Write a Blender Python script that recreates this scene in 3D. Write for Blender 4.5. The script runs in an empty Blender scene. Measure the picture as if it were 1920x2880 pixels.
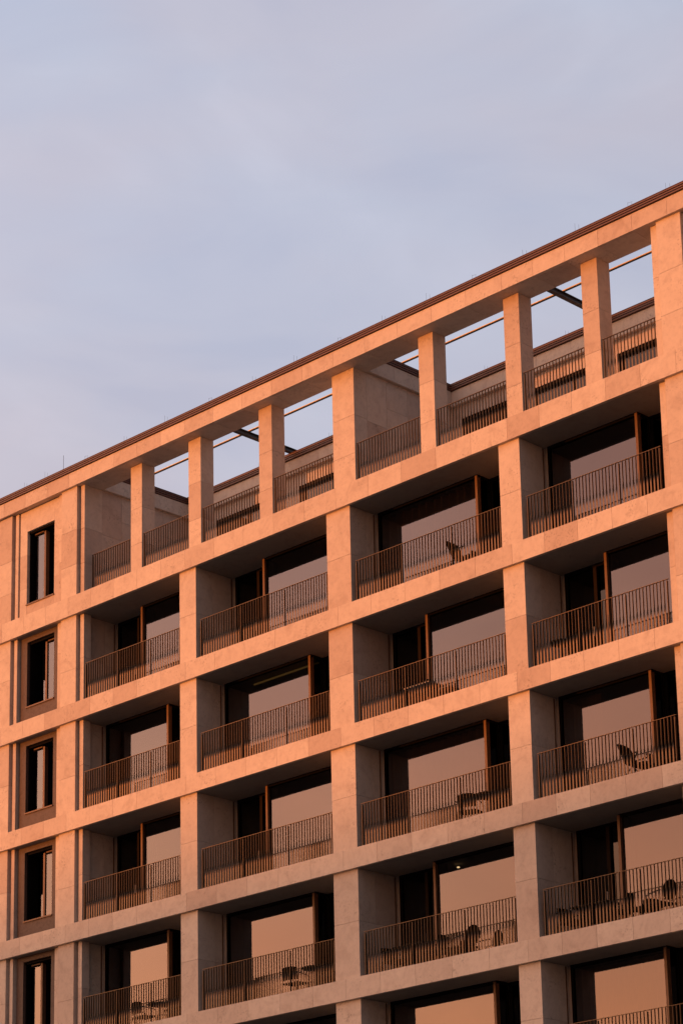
import bpy, bmesh, math, random
from mathutils import Vector, Matrix
random.seed(11)
C = bpy.context.scene.collection
scn = bpy.context.scene
ZO = 27.0                      # height of the first stone band above the ground
rad = math.radians

# ------------------------------------------------------------------ camera
cam = bpy.data.cameras.new('camera'); camo = bpy.data.objects.new('camera', cam); C.objects.link(camo)
yaw, pit, rol = -0.775, 0.255, -0.021
def axes():
    cy, sy, cp, sp, cr, sr = math.cos(yaw), math.sin(yaw), math.cos(pit), math.sin(pit), math.cos(rol), math.sin(rol)
    f = Vector((sy*cp, cy*cp, sp)); r = Vector((cy, -sy, 0)); u = r.cross(f)
    return cr*r + sr*u, -sr*r + cr*u, f
r_, u_, f_ = axes()
YAWX = (42.045, -43.527, -25.097 + ZO)
M = Matrix(((r_.x, u_.x, -f_.x, YAWX[0]), (r_.y, u_.y, -f_.y, YAWX[1]), (r_.z, u_.z, -f_.z, YAWX[2]), (0, 0, 0, 1)))
camo.matrix_world = M
cam.sensor_width = 36; cam.sensor_fit = 'VERTICAL'; cam.sensor_height = 36
cam.lens = 6917.8/2880*36
cam.shift_y = 944.6/2880
cam.clip_start = 0.5; cam.clip_end = 6000
scn.camera = camo

# ------------------------------------------------------------------ sun and sky
SUN_EL, SUN_T = rad(1.2), 0.72
sdir = Vector((-SUN_T, -1, 0)).normalized()            # horizontal direction towards the sun
tosun = (sdir*math.cos(SUN_EL) + Vector((0, 0, math.sin(SUN_EL)))).normalized()
sl = bpy.data.lights.new('sun', 'SUN'); so = bpy.data.objects.new('sun', sl); C.objects.link(so)
sl.energy = 2.68; sl.angle = rad(0.5); sl.color = (1.0, 0.26, 0.035)
so.location = (0, 0, 60)
so.rotation_euler = tosun.to_track_quat('Z', 'Y').to_euler()

w = bpy.data.worlds.new('World'); scn.world = w; w.use_nodes = True
nt = w.node_tree; N = nt.nodes; L = nt.links; N.clear()
def nn(tree, t, **k):
    n = tree.nodes.new(t)
    for a, b in k.items(): setattr(n, a, b)
    return n
def ramp(tree, stops, interp='LINEAR'):
    n = tree.nodes.new('ShaderNodeValToRGB'); n.color_ramp.interpolation = interp
    el = n.color_ramp.elements
    while len(el) > 1: el.remove(el[-1])
    el[0].position, el[0].color = stops[0][0], (*stops[0][1], 1)
    for p, c in stops[1:]:
        e = el.new(p); e.color = (*c, 1)
    return n
out = nn(nt, 'ShaderNodeOutputWorld')
tc = nn(nt, 'ShaderNodeTexCoord'); sep = nn(nt, 'ShaderNodeSeparateXYZ'); L.new(tc.outputs['Generated'], sep.inputs[0])
def math_(tree, op, a=None, b=None, clamp=False):
    n = tree.nodes.new('ShaderNodeMath'); n.operation = op; n.use_clamp = clamp
    for i, v in enumerate((a, b)):
        if v is None: continue
        if isinstance(v, (int, float)): n.inputs[i].default_value = v
        else: tree.links.new(v, n.inputs[i])
    return n.outputs[0]
dot = nn(nt, 'ShaderNodeVectorMath', operation='DOT_PRODUCT'); L.new(tc.outputs['Generated'], dot.inputs[0]); dot.inputs[1].default_value = sdir
# how near the direction lies to the sunset, 0..1
near = nn(nt, 'ShaderNodeMapRange', interpolation_type='SMOOTHSTEP'); L.new(dot.outputs['Value'], near.inputs[0])
near.inputs[1].default_value = -0.05; near.inputs[2].default_value = 0.8
west = ramp(nt, [(0.0, (4.4, 1.55, .44)), (.14, (3.1, 1.2, .51)), (.26, (2.4, 1.12, .65)), (.36, (1.84, 1.02, .76)), (.6, (1.35, .94, .87)), (1, (.60, .56, .66))])
east = ramp(nt, [(0.0, (.42, .33, .36)), (.2, (.50, .45, .52)), (.38, (.55, .535, .63)), (.48, (.535, .545, .665)), (.56, (.53, .56, .69)), (1, (.48, .50, .66))])
L.new(sep.outputs['Z'], west.inputs[0]); L.new(sep.outputs['Z'], east.inputs[0])
mix = nn(nt, 'ShaderNodeMix', data_type='RGBA'); L.new(near.outputs[0], mix.inputs[0]); L.new(east.outputs[0], mix.inputs[6]); L.new(west.outputs[0], mix.inputs[7])
# the side away from the sunset and camera is dimmer
# left of the sun the cloud bank is thinner: brighter and paler
sd = nn(nt, 'ShaderNodeVectorMath', operation='DOT_PRODUCT'); L.new(tc.outputs['Generated'], sd.inputs[0]); sd.inputs[1].default_value = Vector((sdir.y, -sdir.x, 0))
sr = ramp(nt, [(0.03, (1, 1, 1)), (.16, (1.2, 1.3, 1.35)), (.34, (1.5, 1.85, 1.95))], 'EASE'); L.new(sd.outputs['Value'], sr.inputs[0])
wm = nn(nt, 'ShaderNodeMix', data_type='RGBA', blend_type='MULTIPLY'); wm.inputs[0].default_value = 1; L.new(west.outputs[0], wm.inputs[6]); L.new(sr.outputs[0], wm.inputs[7]); L.new(wm.outputs[2], mix.inputs[7])
dx = nn(nt, 'ShaderNodeMapRange', interpolation_type='SMOOTHSTEP'); L.new(sep.outputs['X'], dx.inputs[0])
dx.inputs[1].default_value = -0.85; dx.inputs[2].default_value = 0.6; dx.inputs[3].default_value = 1.02; dx.inputs[4].default_value = 0.42
# thin veils of cloud
mp = nn(nt, 'ShaderNodeMapping'); L.new(tc.outputs['Generated'], mp.inputs[0]); mp.inputs['Scale'].default_value = (3.0, 3.0, 7.5); mp.inputs['Rotation'].default_value = (0.25, 0.1, 0.3)
no = nn(nt, 'ShaderNodeTexNoise'); L.new(mp.outputs[0], no.inputs['Vector']); no.inputs['Scale'].default_value = 3.0; no.inputs['Detail'].default_value = 7; no.inputs['Roughness'].default_value = .48; no.inputs['Distortion'].default_value = .5
no2 = nn(nt, 'ShaderNodeTexNoise'); L.new(mp.outputs[0], no2.inputs['Vector']); no2.inputs['Scale'].default_value = 2.0; no2.inputs['Detail'].default_value = 4
cl = ramp(nt, [(.33, (.91, .93, .965)), (.44, (.975, .98, .99)), (.55, (1.015, 1.015, 1.01)), (.67, (1.08, 1.075, 1.06))]); L.new(no.outputs[0], cl.inputs[0])
cl2 = ramp(nt, [(.36, (.985, 1.0, 1.015)), (.64, (1.04, .975, .955))]); L.new(no2.outputs[0], cl2.inputs[0])
m1 = nn(nt, 'ShaderNodeMix', data_type='RGBA', blend_type='MULTIPLY'); m1.inputs[0].default_value = 1; L.new(mix.outputs[2], m1.inputs[6]); L.new(cl.outputs[0], m1.inputs[7])
m2 = nn(nt, 'ShaderNodeMix', data_type='RGBA', blend_type='MULTIPLY'); m2.inputs[0].default_value = 1; L.new(m1.outputs[2], m2.inputs[6]); L.new(cl2.outputs[0], m2.inputs[7])
m3 = nn(nt, 'ShaderNodeMix', data_type='RGBA', blend_type='MULTIPLY'); m3.inputs[0].default_value = 1; L.new(m2.outputs[2], m3.inputs[6]); L.new(dx.outputs[0], m3.inputs[7])
sky = nn(nt, 'ShaderNodeTexSky', sky_type='NISHITA'); sky.sun_disc = False; sky.sun_elevation = SUN_EL; sky.sun_rotation = math.atan2(sdir.x, sdir.y)
bg1 = nn(nt, 'ShaderNodeBackground'); bg1.inputs[1].default_value = 0.05; L.new(sky.outputs[0], bg1.inputs[0])
bg2 = nn(nt, 'ShaderNodeBackground'); bg2.inputs[1].default_value = 0.97; L.new(m3.outputs[2], bg2.inputs[0])
add = nn(nt, 'ShaderNodeAddShader'); L.new(bg1.outputs[0], add.inputs[0]); L.new(bg2.outputs[0], add.inputs[1]); L.new(add.outputs[0], out.inputs[0])

scn.view_settings.view_transform = 'Standard'; scn.view_settings.look = 'None'
scn.view_settings.exposure = 0; scn.view_settings.gamma = 1
scn.cycles.caustics_reflective = False; scn.cycles.caustics_refractive = False
scn.cycles.max_bounces = 8; scn.cycles.sample_clamp_indirect = 6

# ------------------------------------------------------------------ materials
def mat(name):
    m = bpy.data.materials.new(name); m.use_nodes = True
    return m, m.node_tree, m.node_tree.nodes['Principled BSDF']
def stone(name, base, var=1.0, scale=1.0, rough=.78):
    m, t, b = mat(name)
    tc = nn(t, 'ShaderNodeTexCoord'); at = nn(t, 'ShaderNodeAttribute', attribute_name='tint')
    off = nn(t, 'ShaderNodeVectorMath', operation='MULTIPLY_ADD')          # every slab is cut from another spot of the stone
    cmb = nn(t, 'ShaderNodeCombineXYZ')
    s = at.outputs['Fac']
    t.links.new(math_(t, 'MULTIPLY', s, 37.0), cmb.inputs[0]); t.links.new(math_(t, 'MULTIPLY', s, 91.0), cmb.inputs[1]); t.links.new(math_(t, 'MULTIPLY', s, 53.0), cmb.inputs[2])
    va = nn(t, 'ShaderNodeVectorMath', operation='ADD'); t.links.new(tc.outputs['Object'], va.inputs[0]); t.links.new(cmb.outputs[0], va.inputs[1])
    n1 = nn(t, 'ShaderNodeTexNoise'); t.links.new(va.outputs[0], n1.inputs['Vector']); n1.inputs['Scale'].default_value = 1.9*scale; n1.inputs['Detail'].default_value = 8; n1.inputs['Roughness'].default_value = .62; n1.inputs['Distortion'].default_value = 1.1
    n2 = nn(t, 'ShaderNodeTexNoise'); t.links.new(va.outputs[0], n2.inputs['Vector']); n2.inputs['Scale'].default_value = 9*scale; n2.inputs['Detail'].default_value = 6; n2.inputs['Roughness'].default_value = .7
    n3 = nn(t, 'ShaderNodeTexNoise'); t.links.new(va.outputs[0], n3.inputs['Vector']); n3.inputs['Scale'].default_value = 17*scale; n3.inputs['Detail'].default_value = 3
    v = var
    r1 = ramp(t, [(.30, (1-.16*v, 1-.19*v, 1-.20*v)), (.48, (1, 1, 1)), (.70, (1+.07*v, 1+.08*v, 1+.08*v))]); t.links.new(n1.outputs[0], r1.inputs[0])
    r2 = ramp(t, [(.30, (1-.13*v, 1-.13*v, 1-.13*v)), (.5, (1, 1, 1)), (.72, (1+.05*v,)*3)]); t.links.new(n2.outputs[0], r2.inputs[0])
    # fossil pits: small dark specks gathered where the second noise allows them
    gate = ramp(t, [(.52, (0, 0, 0)), (.66, (1, 1, 1))]); n4 = nn(t, 'ShaderNodeTexNoise'); t.links.new(va.outputs[0], n4.inputs['Vector']); n4.inputs['Scale'].default_value = 1.3; t.links.new(n4.outputs[0], gate.inputs[0])
    pit = ramp(t, [(.565, (0, 0, 0)), (.66, (1, 1, 1))]); t.links.new(n3.outputs[0], pit.inputs[0])
    pg = math_(t, 'MULTIPLY', gate.outputs[0], pit.outputs[0]); pgs = math_(t, 'MULTIPLY', pg, .38*v)
    tr = ramp(t, [(0, (.845, .80, .79)), (.28, (.94, .925, .92)), (.5, (1, 1, 1)), (1, (1.05, 1.06, 1.06))])
    fr = nn(t, 'ShaderNodeMath', operation='FRACT'); t.links.new(math_(t, 'MULTIPLY', s, 7.31), fr.inputs[0]); t.links.new(fr.outputs[0], tr.inputs[0])
    def mul(a, b_, f=1.0):
        x = nn(t, 'ShaderNodeMix', data_type='RGBA', blend_type='MULTIPLY'); x.inputs[0].default_value = f
        t.links.new(a, x.inputs[6]) if not isinstance(a, tuple) else setattr(x.inputs[6], 'default_value', (*a, 1))
        t.links.new(b_, x.inputs[7]); return x.outputs[2]
    c = mul(base, r1.outputs[0]); c = mul(c, r2.outputs[0]); c = mul(c, tr.outputs[0])
    x = nn(t, 'ShaderNodeMix', data_type='RGBA'); t.links.new(pgs, x.inputs[0]); t.links.new(c, x.inputs[6]); x.inputs[7].default_value = (.10, .07, .05, 1)
    t.links.new(x.outputs[2], b.inputs['Base Color']); b.inputs['Roughness'].default_value = rough
    b.inputs['Specular IOR Level'].default_value = .25
    bp = nn(t, 'ShaderNodeBump'); bp.inputs['Strength'].default_value = .12; bp.inputs['Distance'].default_value = .01
    t.links.new(n2.outputs[0], bp.inputs['Height']); t.links.new(bp.outputs[0], b.inputs['Normal'])
    return m
M_stone = stone('limestone', (.622, .53, .445), .88)
M_granite = stone('speckled_granite', (.098, .066, .055), 2.2, 4.0, .6)
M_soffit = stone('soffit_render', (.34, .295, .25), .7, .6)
def flat(name, col, rough=.5, metal=0.0, spec=.5, noise=.12, nscale=14):
    m, t, b = mat(name)
    n = nn(t, 'ShaderNodeTexNoise'); n.inputs['Scale'].default_value = nscale; n.inputs['Detail'].default_value = 5
    tc = nn(t, 'ShaderNodeTexCoord'); t.links.new(tc.outputs['Object'], n.inputs['Vector'])
    r = ramp(t, [(.3, tuple(c*(1-noise) for c in col)), (.7, tuple(c*(1+noise) for c in col))]); t.links.new(n.outputs[0], r.inputs[0])
    t.links.new(r.outputs[0], b.inputs['Base Color']); b.inputs['Roughness'].default_value = rough; b.inputs['Metallic'].default_value = metal; b.inputs['Specular IOR Level'].default_value = spec
    return m
M_bronze = flat('bronze_paint', (.15, .085, .05), .5, .2, .3)
M_rail = flat('railing_bronze', (.125, .084, .054), .44, .85, .5)
M_stile = flat('dark_bronze', (.020, .013, .009), .7, 0, .05)
M_coping = flat('coping_metal', (.15, .072, .05), .5, 0, .3)
M_dark = flat('dark_frame', (.006, .005, .005), .8, 0, .05)
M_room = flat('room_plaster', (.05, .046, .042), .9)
M_curtain = flat('curtain_cloth', (.56, .53, .45), .95)
M_rod = flat('brass_tube', (.72, .50, .26), .3, .7)
M_steel = flat('steel_beam', (.05, .05, .055), .4)
M_black = flat('black_metal', (.008, .008, .008), .6, 0, .15)
M_sling = flat('black_weave', (.009, .009, .009), .9, 0, .1)
M_table = flat('pale_tabletop', (.30, .28, .26), .4)
M_roof = flat('roof_gravel', (.2, .19, .18), .95, noise=.3, nscale=30)
M_asph = flat('paving', (.12, .11, .10), .9, noise=.25, nscale=2)
M_sun_block = flat('sun_block_slope', (.06, .07, .045), 1.0, noise=.3, nscale=.02)
def glass_mat(name, refl, trans, tint=(1, 1, 1)):
    m, t, b = mat(name); t.nodes.remove(b)
    o = t.nodes['Material Output']
    g = nn(t, 'ShaderNodeBsdfGlossy'); g.inputs['Roughness'].default_value = .012; g.inputs['Color'].default_value = (*tint, 1)
    tr = nn(t, 'ShaderNodeBsdfTransparent'); tr.inputs[0].default_value = (*trans, 1)
    mx = nn(t, 'ShaderNodeMixShader'); mx.inputs[0].default_value = refl
    # rolled sheets are never quite flat
    tc = nn(t, 'ShaderNodeTexCoord'); n = nn(t, 'ShaderNodeTexNoise'); n.inputs['Scale'].default_value = .7; n.inputs['Detail'].default_value = 1
    t.links.new(tc.outputs['Object'], n.inputs['Vector']); bp = nn(t, 'ShaderNodeBump'); bp.inputs['Strength'].default_value = .05; bp.inputs['Distance'].default_value = .02
    t.links.new(n.outputs[0], bp.inputs['Height']); t.links.new(bp.outputs[0], g.inputs['Normal'])
    t.links.new(tr.outputs[0], mx.inputs[1]); t.links.new(g.outputs[0], mx.inputs[2]); t.links.new(mx.outputs[0], o.inputs[0])
    return m
M_glass = glass_mat('coated_glass', .118, (.40, .36, .31), (1, .94, .99))
M_glass2 = glass_mat('door_glass', .055, (.15, .13, .11))
def emis(name, col, s):
    m, t, b = mat(name); b.inputs['Emission Color'].default_value = (*col, 1); b.inputs['Emission Strength'].default_value = s; b.inputs['Base Color'].default_value = (0, 0, 0, 1); return m
M_lamp = emis('warm_lamp', (1, .8, .5), 7.0)
M_strip = emis('warm_light_strip', (1, .62, .18), .28)

# ------------------------------------------------------------------ helpers
class MB:
    def __init__(s): s.bm = bmesh.new(); s.t = s.bm.faces.layers.float.new('tint')
    def box(s, x0, x1, y0, y1, z0, z1, tint=None):
        ti = random.random() if tint is None else tint
        v = [s.bm.verts.new((x, y, z)) for x in (x0, x1) for y in (y0, y1) for z in (z0, z1)]
        for q in ((0, 1, 3, 2), (4, 6, 7, 5), (0, 4, 5, 1), (2, 3, 7, 6), (0, 2, 6, 4), (1, 5, 7, 3)):
            f = s.bm.faces.new([v[i] for i in q]); f[s.t] = ti
        return s
    def quad(s, pts, tint=.5):
        f = s.bm.faces.new([s.bm.verts.new(p) for p in pts]); f[s.t] = tint; return s
    def prism(s, prof, axis, a, b, tint=.5):
        """profile of 2-D points swept from a to b along an axis (x: pts are (y,z); y: pts are (x,z); z: pts are (x,y))"""
        def P(p, h): return (h, p[0], p[1]) if axis == 'x' else (p[0], h, p[1]) if axis == 'y' else (p[0], p[1], h)
        A = [s.bm.verts.new(P(p, a)) for p in prof]; B = [s.bm.verts.new(P(p, b)) for p in prof]; n = len(prof)
        for i in range(n): s.bm.faces.new((A[i], A[(i+1) % n], B[(i+1) % n], B[i]))[s.t] = tint
        s.bm.faces.new(A)[s.t] = tint; s.bm.faces.new(B[::-1])[s.t] = tint
        return s
    def tube(s, pts, r, n=8, tint=.5):
        rings = []
        pts = [Vector(p) for p in pts]
        for i, p in enumerate(pts):
            d = (pts[min(i+1, len(pts)-1)] - pts[max(i-1, 0)]).normalized()
            a = d.orthogonal().normalized(); b = d.cross(a)
            if rings and False: pass
            rings.append((p, a, b))
        # keep rings from twisting
        out = []; pa = rings[0][1]
        for p, a, b in rings:
            d = a.cross(b); a2 = (pa - d*pa.dot(d)).normalized(); b2 = d.cross(a2); pa = a2
            out.append([s.bm.verts.new(p + r*(math.cos(2*math.pi*k/n)*a2 + math.sin(2*math.pi*k/n)*b2)) for k in range(n)])
        for i in range(len(out)-1):
            for k in range(n): s.bm.faces.new((out[i][k], out[i][(k+1) % n], out[i+1][(k+1) % n], out[i+1][k]))[s.t] = tint
        s.bm.faces.new(out[0][::-1])[s.t] = tint; s.bm.faces.new(out[-1])[s.t] = tint
        return s
    def mesh(s, name, m, bevel=0):
        bmesh.ops.recalc_face_normals(s.bm, faces=s.bm.faces)
        me = bpy.data.meshes.new(name); s.bm.to_mesh(me); s.bm.free(); me.materials.append(m); return me
    def build(s, name, m, parent=None, loc=None, bevel=0):
        o = bpy.data.objects.new(name, s.mesh(name, m)); C.objects.link(o)
        if parent: o.parent = parent
        if loc: o.location = loc
        if bevel:
            md = o.modifiers.new('edge', 'BEVEL'); md.width = bevel; md.segments = 2; md.limit_method = 'ANGLE'
        return o
def empty(name, loc, label=None, cat=None, group=None, rz=0):
    o = bpy.data.objects.new(name, None); C.objects.link(o); o.location = loc; o.rotation_euler = (0, 0, rz); o.empty_display_size = .3
    if label: o['label'] = label; o['category'] = cat
    if group: o['group'] = group
    return o
def struct(name, mb, m):
    o = mb.build(name, m); o['kind'] = 'structure'; return o

# ------------------------------------------------------------------ setting
struct('ground', MB().quad([(-3000, -3000, 0), (3000, -3000, 0), (3000, 3000, 0), (-3000, 3000, 0)]), M_asph)
# unseen sun blocker, added in the shape of a long ridge: its top cuts the sunlight off below the third row of loggias
hb = MB(); D = 420.0; side = Vector((-sdir.y, sdir.x, 0)); rr = random.Random(4)
prev = None; zt = ZO - 8.35 + D*math.tan(SUN_EL)
zs = [zt + .5*math.sin(i*.9) + rr.uniform(-.25, .25) for i in range(-40, 41)]
for i in range(-40, 41):
    c = sdir*D + side*i*22; z = zs[i+40]
    row = [c - sdir*60, c - sdir*14 + Vector((0, 0, z*.8)), c + Vector((0, 0, z)), c + sdir*30 + Vector((0, 0, z*.97)), c + sdir*120]
    row = [hb.bm.verts.new(p) for p in row]
    if prev:
        for k in range(4): hb.bm.faces.new((prev[k], row[k], row[k+1], prev[k+1]))[hb.t] = .5
    prev = row
struct('sun_block_ridge', hb, M_sun_block)

# ------------------------------------------------------------------ the apartment building
BLD = empty('apartment_building', (0, 0, 0), 'pale limestone apartment block with stacked loggias under an open stone roof frame, glowing at sunset', 'building')
def P(name, mb, m, parent=None, **k): return mb.build(name, m, parent or BLD, **k)
BB = [.07, -3.215, -6.515, -9.825, -13.19, -16.50, -19.81, -23.12]      # underside of each stone band
BT = [.66, -2.682, -6.00, -9.302, -12.655, -15.97, -19.28, -22.59]      # its top edge
JX = [-21.11, -20.07, -19.03, -17.99, -16.95, -15.91, -14.87, -13.81, -12.755, -11.705, -10.665, -9.63, -8.595, -7.553, -6.518, -5.319, -4.118, -2.92, -1.72, -.53, .667, 1.86, 3.07, 4.27, 5.48, 6.52, 7.555, 8.605, 9.655, 10.71, 11.76, 12.8, 13.84, 14.9, 15.95, 17]
G = .0035
def slabs(mb, y0, y1, z0, z1, seed):
    rn = random.Random(seed)
    for a, b in zip(JX, JX[1:]): mb.box(a+G, b-G, y0, y1, z0, z1, rn.random())
BAY = [(-11.19, -6.86), (-6.18, -.99), (-.12, 5.09), (5.765, 10.06)]
MULL_A = [-8.395, -2.62, 3.553, 8.736]       # glass box on the left of the bay
MULL_B = [-9.598, -4.43, 1.62, 7.512]        # glass box on the right of the bay
YG, YR, YB = 1.05, 1.50, 6.0
XL, XR = JX[0], JX[-1]
for i in range(8):
    b, t = BB[i]+ZO, BT[i]+ZO
    mb = MB(); slabs(mb, 0, .10, b, t, 100+i); P('stone_band', mb, M_stone)
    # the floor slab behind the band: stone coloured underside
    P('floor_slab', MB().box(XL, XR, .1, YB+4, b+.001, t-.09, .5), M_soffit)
# interior: party walls between flats and a back wall
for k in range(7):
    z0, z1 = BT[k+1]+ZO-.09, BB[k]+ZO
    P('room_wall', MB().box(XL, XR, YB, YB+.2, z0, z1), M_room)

# piers between the loggias: two stones each, running back as the side wall of the loggia
PIER = [(BAY[0][1], BAY[1][0]), (BAY[1][1], BAY[2][0]), (BAY[2][1], BAY[3][0])]
rn = random.Random(5)
def pier(x0, x1, y0, y1, zs, parent=None, name='stone_pier', rear=None):
    mb = MB()
    for a, b in zip(zs, zs[1:]):
        mb.box(x0, x1, y0, y0+.62, min(a, b)+G, max(a, b)-G, rn.random())
        mb.box(x0+.0, x1-.0, y0+.62+2*G, y1, min(a, b)+G, max(a, b)-G, rn.random())
    mb.box(x0+.02, x1-.02, y0+.03, y1-.03, min(zs), max(zs), .5)
    return P(name, mb, M_stone)
for k in range(7):
    z0, z1 = BT[k+1]+ZO-.09, BB[k]+ZO
    zm = z1 - 1.36
    for x0, x1 in PIER:
        pier(x0, x1, .10, YR+.3, (z1, zm, z0))
    # the loggia row is closed at both ends by a thin strip, a groove and a pilaster
    for sgn, xe in ((-1, -11.19), (1, 10.06)):
        def X(d): return xe + sgn*d
        def bx(mb, d0, d1, y0, y1, za, zb): mb.box(min(X(d0), X(d1)), max(X(d0), X(d1)), y0, y1, za, zb, rn.random())
        mb = MB()
        for za, zb in ((z0, zm), (zm, z1)): bx(mb, 0, .165, .19, .46, za+G, zb-G)      # thin strip
        P('stone_strip', mb, M_stone)
        mb = MB()
        for za, zb in ((z0, zm), (zm, z1)):
            bx(mb, .125, .9, .465, 1.1, za+G, zb-G); bx(mb, .125, .9, 1.1+2*G, YB, za+G, zb-G)
        bx(mb, .13, .40, .40, .464, z0, z1)
        P('side_wall', mb, M_stone)
        mb = MB()
        for za, zb in ((z0, zm-.3), (zm-.3, z1)): bx(mb, .24, .955, .09, .42, za+G, zb-G)    # pilaster
        for za, zb in ((z0, zm+.4), (zm+.4, z1)): bx(mb, .955, 1.21, .18, .44, za+G, zb-G)
        P('stone_pilaster', mb, M_stone)

# ---- narrow window bays left and right of the loggias
def windows(xa, xb, flip, mirror_x=None):
    """window axis between xa and xb; penthouse window sits in limestone, the lower ones in dark granite"""
    pass
def window_bay(k, x0, x1, wx0, wx1, z0, z1, wz0, wz1, m, label=None, yp=.22):
    """surround panel from x0..x1, opening wx0..wx1"""
    mb = MB()
    if m is M_stone:
        for a, b in ((x0, wx0), (wx1, x1)):
            mb.box(a, b-G if a == x0 else b, yp, yp+.3, z0, z0+1.02, rn.random()); mb.box(a, b, yp, yp+.3, z0+1.02+G, z0+2.1, rn.random()); mb.box(a, b, yp, yp+.3, z0+2.1+G, z1, rn.random())
        mb.box(wx0+G, wx1-G, yp, yp+.3, wz1, z1, rn.random()); mb.box(wx0+G, wx1-G, yp, yp+.3, z0, wz0, rn.random())
    else:
        mb.box(x0, wx0, yp, yp+.3, z0, z1, .5); mb.box(wx1, x1, yp, yp+.3, z0, z1, .5)
        mb.box(wx0, wx1, yp, yp+.3, wz1, z1, .5); mb.box(wx0, wx1, yp, yp+.3, z0, wz0, .5)
    P('window_surround', mb, m)
    W = empty('window', (0, 0, 0)); W.parent = BLD
    yf = yp+.20; mid = wx0 + (wx1-wx0)*(.45 if k % 2 == 0 else .50)
    if k % 2 == 0: g0, g1, d0, d1 = wx0+.10, mid, mid+.09, wx1
    else: g0, g1, d0, d1 = mid+.09, wx1, wx0, mid
    P('mullion', MB().box(mid, mid+.08, yf-.012, yf+.12, wz0, wz1-.10), M_bronze, W)
    fr = MB(); fr.box(wx0, wx0+.05, yp+.1, yf+.5, wz0, wz1); fr.box(wx0, wx1, yp+.08, yf+.5, wz1-.07, wz1-.001)
    fr.box(g0, g1, yf, yf+.06, wz1-.16, wz1-.07); fr.box(wx0, wx1, yf+.3, yf+.36, wz1-.2, wz1-.07)
    fr.box(mid+.015, mid+.075, yf+.121, yf+.29, wz0, wz1-.10); fr.box(d0+.16, d0+.21, yf+.27, yf+.33, wz0, wz1-.07); fr.box(d1-.05, d1, yf+.1, yf+.5, wz0, wz1-.07)
    fr.box(wx0+.051, wx1, yp+.44, yf+.62, wz0, wz0+.04)
    P('frame', fr, M_dark, W)
    P('blind_rail', MB().box(g0+.06, g1-.02, yf-.03, yf+.02, wz1-.12, wz1-.085), M_bronze, W)
    P('sill', MB().box(wx0-.015, wx1+.01, yp-.035, yf+.2, wz0-.035, wz0+.004), M_bronze, W)
    P('pane', MB().box(g0, g1, yf+.02, yf+.035, wz0+.04, wz1-.16), M_glass, W)
    P('pane', MB().box(d0, d1, yf+.29, yf+.305, wz0+.04, wz1-.07), M_glass2, W)
    P('guard_pane', MB().box(d1-.10 if k % 2 == 0 else d1-.09, d1, yf+.0, yf+.012, wz0+.04, wz0+.75), M_glass, W)
    return W
for mir in (False, True):
    def mx(x): return -1.06 - x if mir else x       # the elevation is symmetrical about the middle pier's outer bays
    def seg(a, b): return (min(mx(a), mx(b)), max(mx(a), mx(b)))
    for k in range(-1, 7):
        z0 = (BT[k+1] if k >= 0 else BT[0]) + ZO - .05; z1 = (BB[k] if k >= 0 else 4.14) + ZO
        if k < 0:
            wz0, wz1, m = 1.09+ZO, 3.465+ZO, M_stone
        else:
            wz1, wz0, m = BB[k]+ZO-.165, BT[k+1]+ZO+.53, M_granite
        x0, x1 = seg(-14.27, -12.33 if k < 0 else -12.365); w0, w1 = seg(*((-13.935, -12.62) if k < 0 else (-13.97, -12.68)))
        yp = .275 if k >= 0 else .2
        window_bay(k+1, x0, x1, w0, w1, z0, z1, wz0, wz1, m, yp=yp)
        # thin strip and groove on the far side of the window, then a broad pier
        mb = MB(); a, b = seg(-14.47, -14.325); mb.box(a, b, .17, .45, z0, z1, rn.random()); P('stone_strip', mb, M_stone)
        mb = MB(); a, b = seg(-15.5, -14.56)
        zz = [z0, z0+1.0, z0+2.05, z1] if k < 0 else [z0, z0+1.55, z1]
        for p, q in zip(zz, zz[1:]): mb.box(a, b, .09, .45, p+G, q-G, rn.random())
        P('stone_pilaster', mb, M_stone)
        a, b = seg(-21, -15.5); mb = MB(); mb.box(a, b, .16, .5, z0, z1, .4); P('stone_wall', mb, M_stone)
        a, b = seg(-15.5, -12.2); P('wall_core', MB().box(a, b, .452, .46, z0, z1, .4) if False else MB().box(*seg(-14.62, -14.2), .452, .62, z0, z1, .4), M_stone)
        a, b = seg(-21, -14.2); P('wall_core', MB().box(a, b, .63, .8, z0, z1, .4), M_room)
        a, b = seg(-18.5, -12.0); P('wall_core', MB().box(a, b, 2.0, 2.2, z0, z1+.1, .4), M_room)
        if k < 0: P('room_ceiling', MB().box(a, b, .7, 1.99, z1-.1, z1, .4), M_room)

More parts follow.
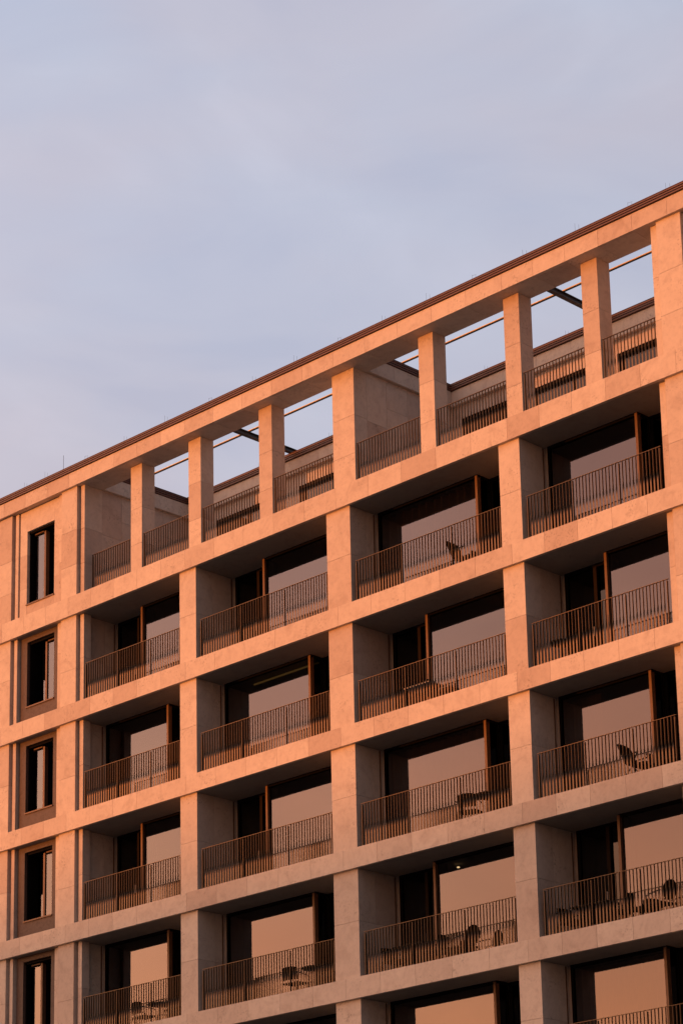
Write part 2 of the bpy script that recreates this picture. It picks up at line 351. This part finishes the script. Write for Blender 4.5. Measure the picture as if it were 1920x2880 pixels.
# ---- loggias
def glazing(k, n, kind):
    x0, x1 = BAY[n]; z0, z1 = BT[k+1]+ZO-.088, BB[k]+ZO
    xl = x0 + (.115 if n else -.01)           # a stone lining stands between wall and glass
    xr = x1 + (.12 if n == 3 else 0)
    xm = MULL_A[n] if kind == 'A' else MULL_B[n]
    Gz = empty('glazing', (0, 0, 0)); Gz.parent = BLD
    fr = MB(); ft = .07
    if kind == 'A': ga, gb, ra, rb = xl, xm, xm, xr
    else: ga, gb, ra, rb = xm, xr, xl, xm
    # frames: head, sill and jambs of the projecting glass box, then of the set-back doors
    fr.box(ga, gb, YG, YG+.09, z1-ft, z1-.001); fr.box(ga, gb, YG, YG+.09, z0, z0+.10)
    if kind == 'A': fr.box(ga, ga+.06, YG+.001, YG+.09, z0+.10, z1-ft)
    else: fr.box(gb-.06, gb, YG+.001, YG+.09, z0+.10, z1-ft)
    fr.box(ra, rb, YR, YR+.09, z1-ft-.02, z1-.001); fr.box(ra, rb, YR, YR+.09, z0, z0+.10)
    fr.box(ra, ra+.09, YR+.002, YR+.09, z0+.1, z1-ft-.02); fr.box(rb-.04, rb, YR+.002, YR+.09, z0+.1, z1-ft-.02)
    P('frame', fr, M_dark, Gz)
    s = 1 if kind == 'A' else -1
    P('corner_post', MB().box(xm-.075 if s > 0 else xm, xm if s > 0 else xm+.075, YG-.03, YG+.10, z0, z1-.03), M_bronze, Gz)
    # return glass
    rt = MB(); xq = xm-.03 if s > 0 else xm+.02
    rt.box(xq-.02, xq+.03, YG+.10, YR, z1-ft, z1-.001); rt.box(xq-.02, xq+.03, YG+.10, YR, z0, z0+.1); rt.box(xq-.012, xq+.02, YR-.06, YR, z0+.1, z1-ft)
    P('return_frame', rt, M_dark, Gz)
    P('pane', MB().box(xq, xq+.012, YG+.10, YR-.07, z0+.1, z1-ft), M_glass2, Gz)
    P('pane', MB().box(ga+.06 if s > 0 else ga+.075, gb-.075 if s > 0 else gb-.06, YG+.05, YG+.065, z0+.10, z1-ft), M_glass, Gz)
    P('pane', MB().box(ra+.09, rb-.09, YR+.04, YR+.055, z0+.10, z1-ft-.02), M_glass2, Gz)
    # sliding door leaf
    mid = ra + (rb-ra)*(.60 if kind == 'B' else .42)
    dr = MB(); dr.box(mid-.05, mid+.05, YR-.03, YR+.06, z0+.1, z1-ft-.02)
    P('door_stile', dr, M_stile, Gz)
    P('handle', MB().box(mid-.075, mid-.055, YR-.08, YR-.03, z0+1.0, z0+1.24), M_table, Gz)
    # stone lining between the wall and the glass, with a shadow gap
    yl = YG if kind == 'A' else YR
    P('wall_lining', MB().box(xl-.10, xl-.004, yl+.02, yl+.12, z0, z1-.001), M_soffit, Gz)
    P('wall_track', MB().box(xl-.113, xl-.101, yl-.06, yl-.02, z0+.02, z1-.02), M_bronze, Gz)
    return Gz
KIND = {0: 'BBAA', 1: 'AABB', 2: 'BBAA', 3: 'AABB', 4: 'BBAA', 5: 'AABB', 6: 'BBAA'}

# flat bars that turn by a right angle half way down
def bar_mesh(h, twist_at, name, wdt=.040, th=.006):
    mb = MB(); levels = [0, .2]; n = 12; half = .15
    zs = [0.0] + [twist_at - half + 2*half*i/n for i in range(n+1)] + [h]
    rings = []
    for z in zs:
        u = min(1, max(0, (z-(twist_at-half))/(2*half))); u = u*u*(3-2*u)
        a = u*math.pi/2                              # 0: bar lies along the railing, 90 deg: it stands across it
        c, s = math.cos(a), math.sin(a)
        ring = []
        for sx, sy in ((-1, -1), (1, -1), (1, 1), (-1, 1)):
            px, py = sx*wdt/2, sy*th/2
            ring.append(mb.bm.verts.new((px*c - py*s, px*s + py*c, z)))
        rings.append(ring)
    for i in range(len(rings)-1):
        for q in range(4): mb.bm.faces.new((rings[i][q], rings[i][(q+1) % 4], rings[i+1][(q+1) % 4], rings[i+1][q]))[mb.t] = .5
    mb.bm.faces.new(rings[0][::-1]); mb.bm.faces.new(rings[-1])
    return mb.mesh(name, M_rail)
BAR1 = bar_mesh(1.22, .555, 'baluster')
BAR2 = bar_mesh(1.26, .56, 'baluster_terrace')
POST = MB().box(-.006, .006, -.028, .028, 0, 1.22).mesh('rail_post', M_rail)
POST2 = MB().box(-.006, .006, -.028, .028, 0, 1.26).mesh('rail_post_terrace', M_rail)
def railing(x0, x1, y, zb, ztop, pitch, posts, bar, post):
    R = empty('railing', (x0, y, zb)); R.parent = BLD
    h = ztop - zb
    MB().box(.012, x1-x0-.012, -.021, .021, h, h+.010).build('handrail', M_rail, R)
    MB().box(.012, x1-x0-.012, -.02, .02, -.045, -.033).build('bottom_rail', M_rail, R)
    n = round((x1-x0-.10)/pitch); p = (x1-x0-.10)/n
    pi = [round(n*q) for q in posts]
    for i in range(n+1):
        x = .05+p*i
        if i in pi: o = bpy.data.objects.new('rail_post', post)
        else: o = bpy.data.objects.new('baluster', bar)
        C.objects.link(o); o.parent = R; o.location = (x, 0, 0 if i not in pi else -.03)
    return R
for k in range(5):
    for n in range(4):
        glazing(k, n, KIND[k][n])
        x0, x1 = BAY[n]; zt = BT[k+1]+ZO+1.155
        railing(x0+.105, x1-.03, .165, zt-1.22, zt, .1015, (0, 1/3, 2/3, 1) if n in (1, 2) else (0, .36, .69, 1), BAR1, POST)
for k in (5, 6):
    for n in range(4): glazing(k, n, KIND[k][n])

# ground floor
for x0, x1 in PIER + [(-11.9, -10.9), (10.2, 11.2), (-16, -14.4), (14, 15.5)]:
    P('stone_pier', MB().box(x0, x1, .07, 1.8, 0, BB[7]+ZO), M_stone)
P('shop_glass', MB().box(XL, XR, 1.5, 1.52, 0, BB[7]+ZO), M_glass)
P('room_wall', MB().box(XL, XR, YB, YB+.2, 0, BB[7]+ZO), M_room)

# ---- penthouse storey: open stone frame
BZ0, BZ1 = 4.165+ZO, 4.615+ZO
mb = MB(); slabs(mb, 0, .10, BZ0, BZ1, 77); P('roof_beam', mb, M_stone)
mb = MB(); rn2 = random.Random(9)
for a, b in zip(JX, JX[1:]): mb.box(a+G, b-G, .103, .885, BZ0+.002, BZ0+.06, rn2.random())
mb.box(XL, XR, .105, .883, BZ0+.062, BZ1, .5)
P('beam_soffit', mb, M_stone)
# ribbed metal coping: three projecting ribs
def rib_profile(y, s=1, z=BZ1):
    pr = [(y+s*.20, z+.002), (y+s*.05, z+.002)]
    for i in range(3):
        b = z + .018 + i*.066
        pr += [(y+s*.05, b), (y-s*.045+i*s*.004, b+.004), (y-s*.045+i*s*.004, b+.038), (y+s*.05, b+.042)]
    pr += [(y+s*.05, z+.212), (y-s*.02, z+.214), (y-s*.02, z+.228), (y+s*.20, z+.23)]
    return pr
BZ1c = BZ1
def coping_x(x0, x1, y, s=1, name='coping'):
    xs = [x0]; 
    while xs[-1] < x1: xs.append(min(x1, xs[-1]+3.0))
    mb = MB()
    for a, b in zip(xs, xs[1:]): mb.prism(rib_profile(y, s), 'x', a+.002, b-.002)
    return P(name, mb, M_coping)
coping_x(XL, XR, .0)
P('roof_capping', MB().box(XL, XR, .2, .9, BZ1+.002, BZ1+.2), M_coping)
PIL = [(-9.31, -8.82), (-6.78, -6.264), (-3.85, -3.335), (-.96, -.15), (2.235, 2.75), (5.19, 5.70), (7.73, 8.235)]
FLZ = BT[0]+ZO
for x0, x1 in PIL:
    mb = MB(); z = [FLZ-.05, 1.68+ZO, 2.79+ZO, BZ0]
    for a, b in zip(z, z[1:]):
        mb.box(x0, x1, .39, .885, a+G, b-G, rn.random())
    mb.box(x0+.02, x1-.02, .41, .86, z[0], z[-1], .5)
    P('stone_pillar', mb, M_stone)
# ends of the frame
for sgn, xe in ((-1, -11.19), (1, 10.06)):
    def X(d): return xe + sgn*d
    def bx(mb, d0, d1, y0, y1, za, zb): mb.box(min(X(d0), X(d1)), max(X(d0), X(d1)), y0, y1, za, zb, rn.random())
    z = [FLZ-.05, 1.68+ZO, 2.79+ZO, BZ0]
    mb = MB()
    for a, b in zip(z, z[1:]): bx(mb, 0, .165, .19, .86, a+G, b-G)
    P('stone_strip', mb, M_stone)
    mb = MB()
    for a, b in zip(z, z[1:]): bx(mb, .24, .955, .09, .42, a+G, b-G)
    for a, b in zip((z[0], z[1]+.3, z[2]+.3, z[3]), (z[1]+.3, z[2]+.3, z[3], z[3])):
        if b > a: bx(mb, .955, 1.175, .175, .44, a+G, b-G)
    P('stone_pilaster', mb, M_stone)
    mb = MB(); bx(mb, .1, .5, .43, .86, z[0], z[-1]); P('wall_core', mb, M_stone)
# walls that run back from the frame and divide the terraces
def divider(x0, x1, face, y0, y1, facedown=1):
    """x = face side; panels on the right-hand side"""
    mb = MB(); zz = [FLZ-.05, 1.55+ZO, 2.55+ZO, 3.25+ZO, BZ0]
    cols = [y0, y0+.78, y0+1.62, y0+2.45, y1]; r3 = random.Random(int(x1*10)+50)
    for i, (a, b) in enumerate(zip(cols, cols[1:])):
        hs = [FLZ-.05, (1.7 if i % 2 else 1.1)+ZO, (3.35 if i % 2 else 2.75)+ZO, BZ0]
        for c, d in zip(hs, hs[1:]): mb.box(x1-.05, x1, a+G, b-G, c+G, d-G, r3.random())
    mb.box(x0, x1-.052, y0, y1, FLZ-.05, BZ0, .5)
    P('divider_wall', mb, M_stone)
    mb = MB(); ys = [y0+.0, 1.9, 3.1, y1]
    for a, b in zip(ys, ys[1:]): mb.box(x1-.1, x1+.11, a+G, b-G, BZ0+.003, BZ1, r3.random())
    mb.box(x0-.1, x1-.102, y0, y1, BZ0+.003, BZ1, .5)
    P('parapet', mb, M_stone)
    mb = MB(); mb.prism(rib_profile(x1+.10, -1), 'y', y0, 4.26)
    mb.prism(rib_profile(x0-.10, 1), 'y', y0, 4.26); mb.box(x0, x1, y0, y1, BZ1, BZ1+.2)
    P('coping', mb, M_coping)
divider(-.86, -.15, 1, .886, 4.4)
divider(-11.9, -11.21, 1, .862, 4.4)
divider(10.22, 11.0, 1, .886, 4.4)
# set-back storey behind the terrace
YW = 4.34
mb = MB(); slabs(mb, 4.22, 4.32, BZ0, BZ1, 31); mb.box(XL, XR, 4.321, 10, BZ0+.003, BZ1, .5); P('parapet', mb, M_stone)
coping_x(XL, XR, 4.205)
P('roof', MB().box(XL, XR, 4.40, 10, BZ1+.001, BZ1+.15), M_roof)
WX = [(-9.9, -7.05), (-6.27, -1.3), (.20, 5.20), (5.71, 9.9)]
edges = [XL] + [v for p in WX for v in p] + [XR]
mb = MB()
for a, b in zip(edges[::2], edges[1::2]): mb.box(a, b, YW, YW+.25, FLZ-.05, BZ0+.002, rn.random())
mb2 = MB()
for a, b in WX:
    q = a
    while q < b-.01:
        e = min(b, q+1.25); mb.box(q+G, e-G, YW, YW+.25, 3.76+ZO, BZ0+.002, rn.random()); q = e
P('terrace_wall', mb, M_stone)
for a, b in WX:
    W = empty('terrace_window', (0, 0, 0)); W.parent = BLD
    fr = MB(); zt = 3.76+ZO; zb = FLZ
    fr.box(a, b, YW+.02, YW+.2, zt-.08, zt-.001); fr.box(a, a+.07, YW+.02, YW+.2, zb, zt-.08); fr.box(b-.07, b, YW+.02, YW+.2, zb, zt-.08)
    q = a+1.3
    while q < b-.5: fr.box(q, q+.07, YW+.1, YW+.2, zb, zt-.08); q += 1.3
    P('frame', fr, M_dark, W)
    P('pane', MB().box(a+.07, b-.07, YW+.14, YW+.155, zb, zt-.08), M_glass2, W)
P('room_wall', MB().box(XL, XR, 8.0, 8.2, FLZ, BZ0), M_room)
P('terrace_floor', MB().box(XL, XR, .35, 4.3, FLZ-.12, FLZ-.06, .5), M_stone)
for a, b in ((-11.155, -9.31), (-8.82, -6.78), (-6.264, -3.85), (-3.335, -.96), (-.15, 2.235), (2.75, 5.19), (5.70, 7.73), (8.235, 10.09)):
    railing(a, b, .455, FLZ+.03, 1.945+ZO, .104, (0,), BAR2, POST2)
# pergola steelwork over the terraces
for x in (-6.5, 5.44):
    mb = MB(); z = 4.862+ZO; mb.box(x-.07, x+.07, .3, 4.5, z, z+.02); mb.box(x-.07, x+.07, .3, 4.5, z+.12, z+.14); mb.box(x-.012, x+.012, .3, 4.5, z+.02, z+.12)
    P('pergola_beam', mb, M_steel)
P('awning_rod', MB().tube([(-12.4, 2.5, 5.045+ZO), (11.3, 2.5, 5.045+ZO)], .019, 10), M_rod)
P('rod_shade_strip', MB().box(-12.4, 11.3, 2.48, 2.52, 4.995+ZO, 5.015+ZO), M_black)  # black strip stands in for the shaded underside of the rod
# lightning conductors along the coping
for i, x in enumerate((-15.6, -13.9, -12.9, -11.0, -9.2, -7.4, -5.5, -3.7, -2.05, -.35, 1.3, 2.9, 4.5, 6.2, 7.9, 9.55, 10.7)):
    mb = MB(); h = .16 + .05*(i % 3)
    mb.tube([(x, .03, BZ1+.2), (x, .03, BZ1+.2+h)], .0028, 5); mb.tube([(x+.12, .03, BZ1+.2), (x+.12, .03, BZ1+.2+h*.7)], .0028, 5)
    if i % 3 == 0: mb.tube([(x, .03, BZ1+.2+h*.9), (x+.14, .03, BZ1+.2+h*.8)], .0028, 5)
    P('lightning_rod', mb, M_steel)
P('lightning_rod', MB().tube([(-12.72, .6, BZ1+.2), (-12.72, .6, BZ1+1.1)], .006, 5), M_steel)
for x in (-7.9, -4.9, -3.6, 1.2, 4.1, 7.2):
    mb = MB(); mb.tube([(x, 4.24, BZ1+.2), (x, 4.24, BZ1+.38)], .0028, 5); mb.tube([(x+.1, 4.24, BZ1+.2), (x+.1, 4.24, BZ1+.32)], .0028, 5); P('lightning_rod', mb, M_steel)

# ---- lights burning inside two flats
P('light_strip', MB().box(-5.3, -2.75, 1.45, 1.49, BB[1]+ZO-.13, BB[1]+ZO-.09), M_strip)
for x in (1.82, 4.5, 4.35):
    P('ceiling_lamp', MB().box(x, x+.05, 1.7 if x < 4 else 2.4, 1.75 if x < 4 else 2.45, BB[3]+ZO-.10, BB[3]+ZO-.07), M_lamp)

# ------------------------------------------------------------------ curtains
def curtain(x0, x1, k, label, y=1.32, gap=.14, amp=.045):
    z0, z1 = BT[k+1]+ZO+.02, BB[k]+ZO-.10
    o_ = empty('curtain', ((x0+x1)/2, y, z0), label, 'curtain')
    mb = MB(); n = int((x1-x0)/.02); pa = pb = None
    for i in range(n+1):
        x = x0 + (x1-x0)*i/n - (x0+x1)/2; yy = amp*math.sin(2*math.pi*(x+x0)/gap) + .3*amp*math.sin(2*math.pi*(x+x0)/(gap*2.7))
        ring = [mb.bm.verts.new(p) for p in ((x, yy, 0), (x, yy, z1-z0), (x, yy+.004, z1-z0), (x, yy+.004, 0))]
        if pa:
            for q in range(4): mb.bm.faces.new((pa[q], ring[q], ring[(q+1) % 4], pa[(q+1) % 4]))[mb.t] = .5
        else: mb.bm.faces.new(ring)
        pa = ring
    mb.bm.faces.new(pa[::-1])
    c = mb.build('curtain_cloth', M_curtain, o_)
    MB().box(-(x1-x0)/2, (x1-x0)/2, -.02, .02, z1-z0+.005, z1-z0+.03).build('curtain_rail', M_dark, o_)
    return o_
curtain(.15, 3.45, 0, 'pleated curtain filling the glass of the top row loggia that holds a reclined lounger', gap=.27, amp=.085)
curtain(.15, 3.45, 2, 'long pleated curtain in the third row above a round table', gap=.24, amp=.08)
curtain(6.1, 7.0, 2, 'short drawn curtain at the left end of glass in rightmost third row loggia')
curtain(6.0, 8.6, 4, 'pleated curtain behind the orange glass at the bottom right corner', gap=.2)

# ------------------------------------------------------------------ terrace furniture
def floorz(k): return BT[k+1]+ZO-.09
def leg(root, pts, r=.013): return MB().tube(pts, r, 6).build('leg', M_black, root)
def slab_xy(root, name, prof, x0, x1, m):
    """a side profile (y,z) extruded across the chair's width (x)"""
    return MB().prism(prof, 'x', x0, x1).build(name, m, root)
def armchair(x, y, k, rz, label, round_back=False, group=None):
    r = empty('armchair', (x, y, floorz(k)), label, 'chair', group, rz)          # faces local -y
    slab_xy(r, 'seat', [(-.24, .43), (.22, .40), (.22, .44), (-.24, .47)], -.25, .25, M_sling)
    mb = MB(); n = 10
    if round_back:
        pts = [(.21*math.cos(a), .47+.24+.23*math.sin(a)) for a in [2*math.pi*i/16 for i in range(16)]]
        A = [mb.bm.verts.new((p[0], .22+.25*(p[1]-.47), p[1])) for p in pts]; B = [mb.bm.verts.new((p[0], .25+.25*(p[1]-.47), p[1])) for p in pts]
        for i in range(16): mb.bm.faces.new((A[i], A[(i+1) % 16], B[(i+1) % 16], B[i]))
        mb.bm.faces.new(A); mb.bm.faces.new(B[::-1])
    else:
        for i in range(n):
            a0, a1 = -1+2*i/n, -1+2*(i+1)/n
            def q(a, z): return (.25*a, .25-.07*a*a*0 - .06*abs(a)**3 + .12*(z-.47), z)
            P0 = [q(a0, .5), q(a1, .5), q(a1, .84-.03*a1*a1), q(a0, .84-.03*a0*a0)]
            A = [mb.bm.verts.new(p) for p in P0]; B = [mb.bm.verts.new((p[0], p[1]+.018, p[2])) for p in P0]
            for i2 in range(4): mb.bm.faces.new((A[i2], A[(i2+1) % 4], B[(i2+1) % 4], B[i2]))
            mb.bm.faces.new(A); mb.bm.faces.new(B[::-1])
    mb.build('backrest', M_sling, r)
    for s in (-1, 1):
        leg(r, [(s*.25, -.22, .44), (s*.27, -.25, 0)]); leg(r, [(s*.25, .20, .46), (s*.27, .28, 0)])
        MB().tube([(s*.27, .27, .68), (s*.29, .0, .66), (s*.28, -.20, .63), (s*.26, -.23, .45)], .014, 6).build('armrest', M_black, r)
    return r
def lounge(x, y, k, label, sc=1.0, group=None):
    """reclining deck chair seen from the side, head to the left"""
    r = empty('lounge_chair', (x, y, floorz(k)), label, 'chair', group)
    def sheet(name, pts, w, m):
        mb = MB(); t = .03
        for (a, b) in zip(pts, pts[1:]):
            d = Vector((b[0]-a[0], 0, b[1]-a[1])).normalized(); nrm = Vector((-d.z, 0, d.x))*t
            A = [mb.bm.verts.new(p) for p in ((a[0], -w, a[1]), (b[0], -w, b[1]), (b[0], w, b[1]), (a[0], w, a[1]))]
            B = [mb.bm.verts.new(Vector(v.co)+nrm) for v in A]
            for i in range(4): mb.bm.faces.new((A[i], A[(i+1) % 4], B[(i+1) % 4], B[i]))
            mb.bm.faces.new(A); mb.bm.faces.new(B[::-1])
        return mb.build(name, m, r)
    sheet('backrest', [(-.46, .98), (-.36, .74), (-.22, .44)], .24, M_sling)
    sheet('headrest', [(-.50, 1.02), (-.44, .90)], .17, M_sling)
    sheet('seat', [(-.22, .44), (.0, .36), (.20, .40), (.34, .40)], .24, M_sling)
    sheet('footrest', [(.34, .38), (.62, .20)], .22, M_sling)
    for s in (-.26, .26):
        MB().tube([(-.32, s, .66), (-.1, s, .66), (.16, s, .68)], .016, 6).build('armrest', M_black, r)
        leg(r, [(-.40, s, 0), (-.02, s, .37), (.14, s, .68)]); leg(r, [(.34, s, 0), (-.08, s, .42), (-.30, s, .66)])
    return r
def table(x, y, k, rd, h, label, round_=True, m=None, things=0):
    r = empty('table', (x, y, floorz(k)), label, 'table')
    if round_:
        pr = [(rd*math.cos(2*math.pi*i/24), rd*math.sin(2*math.pi*i/24)) for i in range(24)]
        MB().prism(pr, 'z', h-.035, h).build('tabletop', m or M_black, r)
        MB().tube([(0, 0, .02), (0, 0, h-.03)], .03, 8).build('pedestal', M_black, r)
        MB().prism([(p[0]*.6, p[1]*.6) for p in pr], 'z', 0, .02).build('foot_plate', M_black, r)
    else:
        MB().box(-rd, rd, -.28, .28, h-.03, h).build('tabletop', m or M_table, r)
        for sx in (-1, 1):
            for sy in (-1, 1): leg(r, [(sx*(rd-.05), sy*.24, h-.03), (sx*(rd-.02), sy*.25, 0)], .014)
    return r
def stool(x, y, k, label):
    r = empty('stool', (x, y, floorz(k)), label, 'stool')
    MB().box(-.19, .19, -.19, .19, .36, .42).build('seat', M_sling, r)
    for sx in (-1, 1):
        for sy in (-1, 1): leg(r, [(sx*.16, sy*.16, .36), (sx*.18, sy*.18, 0)], .016)
    return r
# top row of loggias
lounge(3.42, .62, 0, 'black reclined lounger alone behind the railing of a top row loggia, before pale curtains')
# second row
table(1.85, .62, 1, .45, .74, 'slim low table left of the oval backed chair in the second row', round_=False)
armchair(2.32, .62, 1, rad(75), 'chair with oval black back beside the slim table, second row of loggias', round_back=True)
stool(2.83, .55, 1, 'square black stool right of the oval backed chair in the second row')
table(6.42, .62, 1, .30, .74, 'small dark round table by the left wall in the rightmost second row loggia')
# third row
armchair(3.28, .62, 2, rad(200), 'black armchair left of the round table under the curtained glass, third row')
table(3.95, .66, 2, .40, .74, 'round black table between two chairs under the curtained glass, third row')
armchair(4.62, .66, 2, rad(-80), 'black armchair half hidden by the pier, right of the round table in the third row')
lounge(8.62, .55, 2, 'black reclined lounger near the right end of the rightmost third row loggia', 1)
armchair(9.35, .75, 2, rad(-70), 'black chair right of the lounger beside the right pier in the third row')
# fourth row
armchair(-9.0, .62, 3, rad(170), 'black armchair left of the table in leftmost bottom loggia')
table(-8.35, .66, 3, .36, .72, 'round dark table with chairs in the leftmost bottom loggia')
armchair(-7.7, .66, 3, rad(-100), 'black armchair right of the table in leftmost bottom loggia')
armchair(-2.95, .60, 3, rad(185), 'square backed chair left of the round table, second bottom row loggia from the left')
table(-2.25, .66, 3, .36, .76, 'round black table before the mirror glass, second bottom row loggia from the left')
armchair(-1.62, .66, 3, rad(-85), 'black chair closest to the pier in the second bottom row loggia from the left')
armchair(.62, .62, 3, rad(80), 'black armchair at the left end of the rectangular table, third bottom row loggia')
table(1.25, .64, 3, .50, .74, 'dark rectangular table with chairs at both ends, third bottom row loggia from the left', round_=False, m=M_black)
armchair(1.98, .60, 3, rad(-80), 'tall black armchair at the right end of the rectangular table, third bottom row loggia')
stool(2.45, .66, 3, 'low black stool between the tall armchair and round backed chair, third bottom row loggia')
armchair(2.92, .70, 3, rad(-100), 'chair with rounded black back at the right of the third bottom row loggia', round_back=True)
armchair(6.35, .62, 3, rad(80), 'black chair in shade at the left of the long table, rightmost bottom loggia')
table(7.05, .64, 3, .55, .74, 'long dark table against the doors in the rightmost bottom loggia', round_=False, m=M_black)
armchair(7.82, .60, 3, rad(-70), 'black armchair with high back right of the long table, rightmost bottom loggia')
stool(8.42, .60, 3, 'low black footstool between the armchair and the oval chair, rightmost bottom loggia')
armchair(8.95, .66, 3, rad(-100), 'oval backed black chair on the right of the rightmost bottom loggia', round_back=True)

# repeats of one kind belong together
GROUPS = {'armchair': 'black armchairs on the loggias', 'table': 'tables on the loggias', 'stool': 'low stools on the loggias', 'lounge_chair': 'reclined loungers on the loggias', 'curtain': 'curtains behind the loggia glass'}
for o in scn.objects:
    g = GROUPS.get(o.name.split('.')[0])
    if g and o.parent is None: o['group'] = g
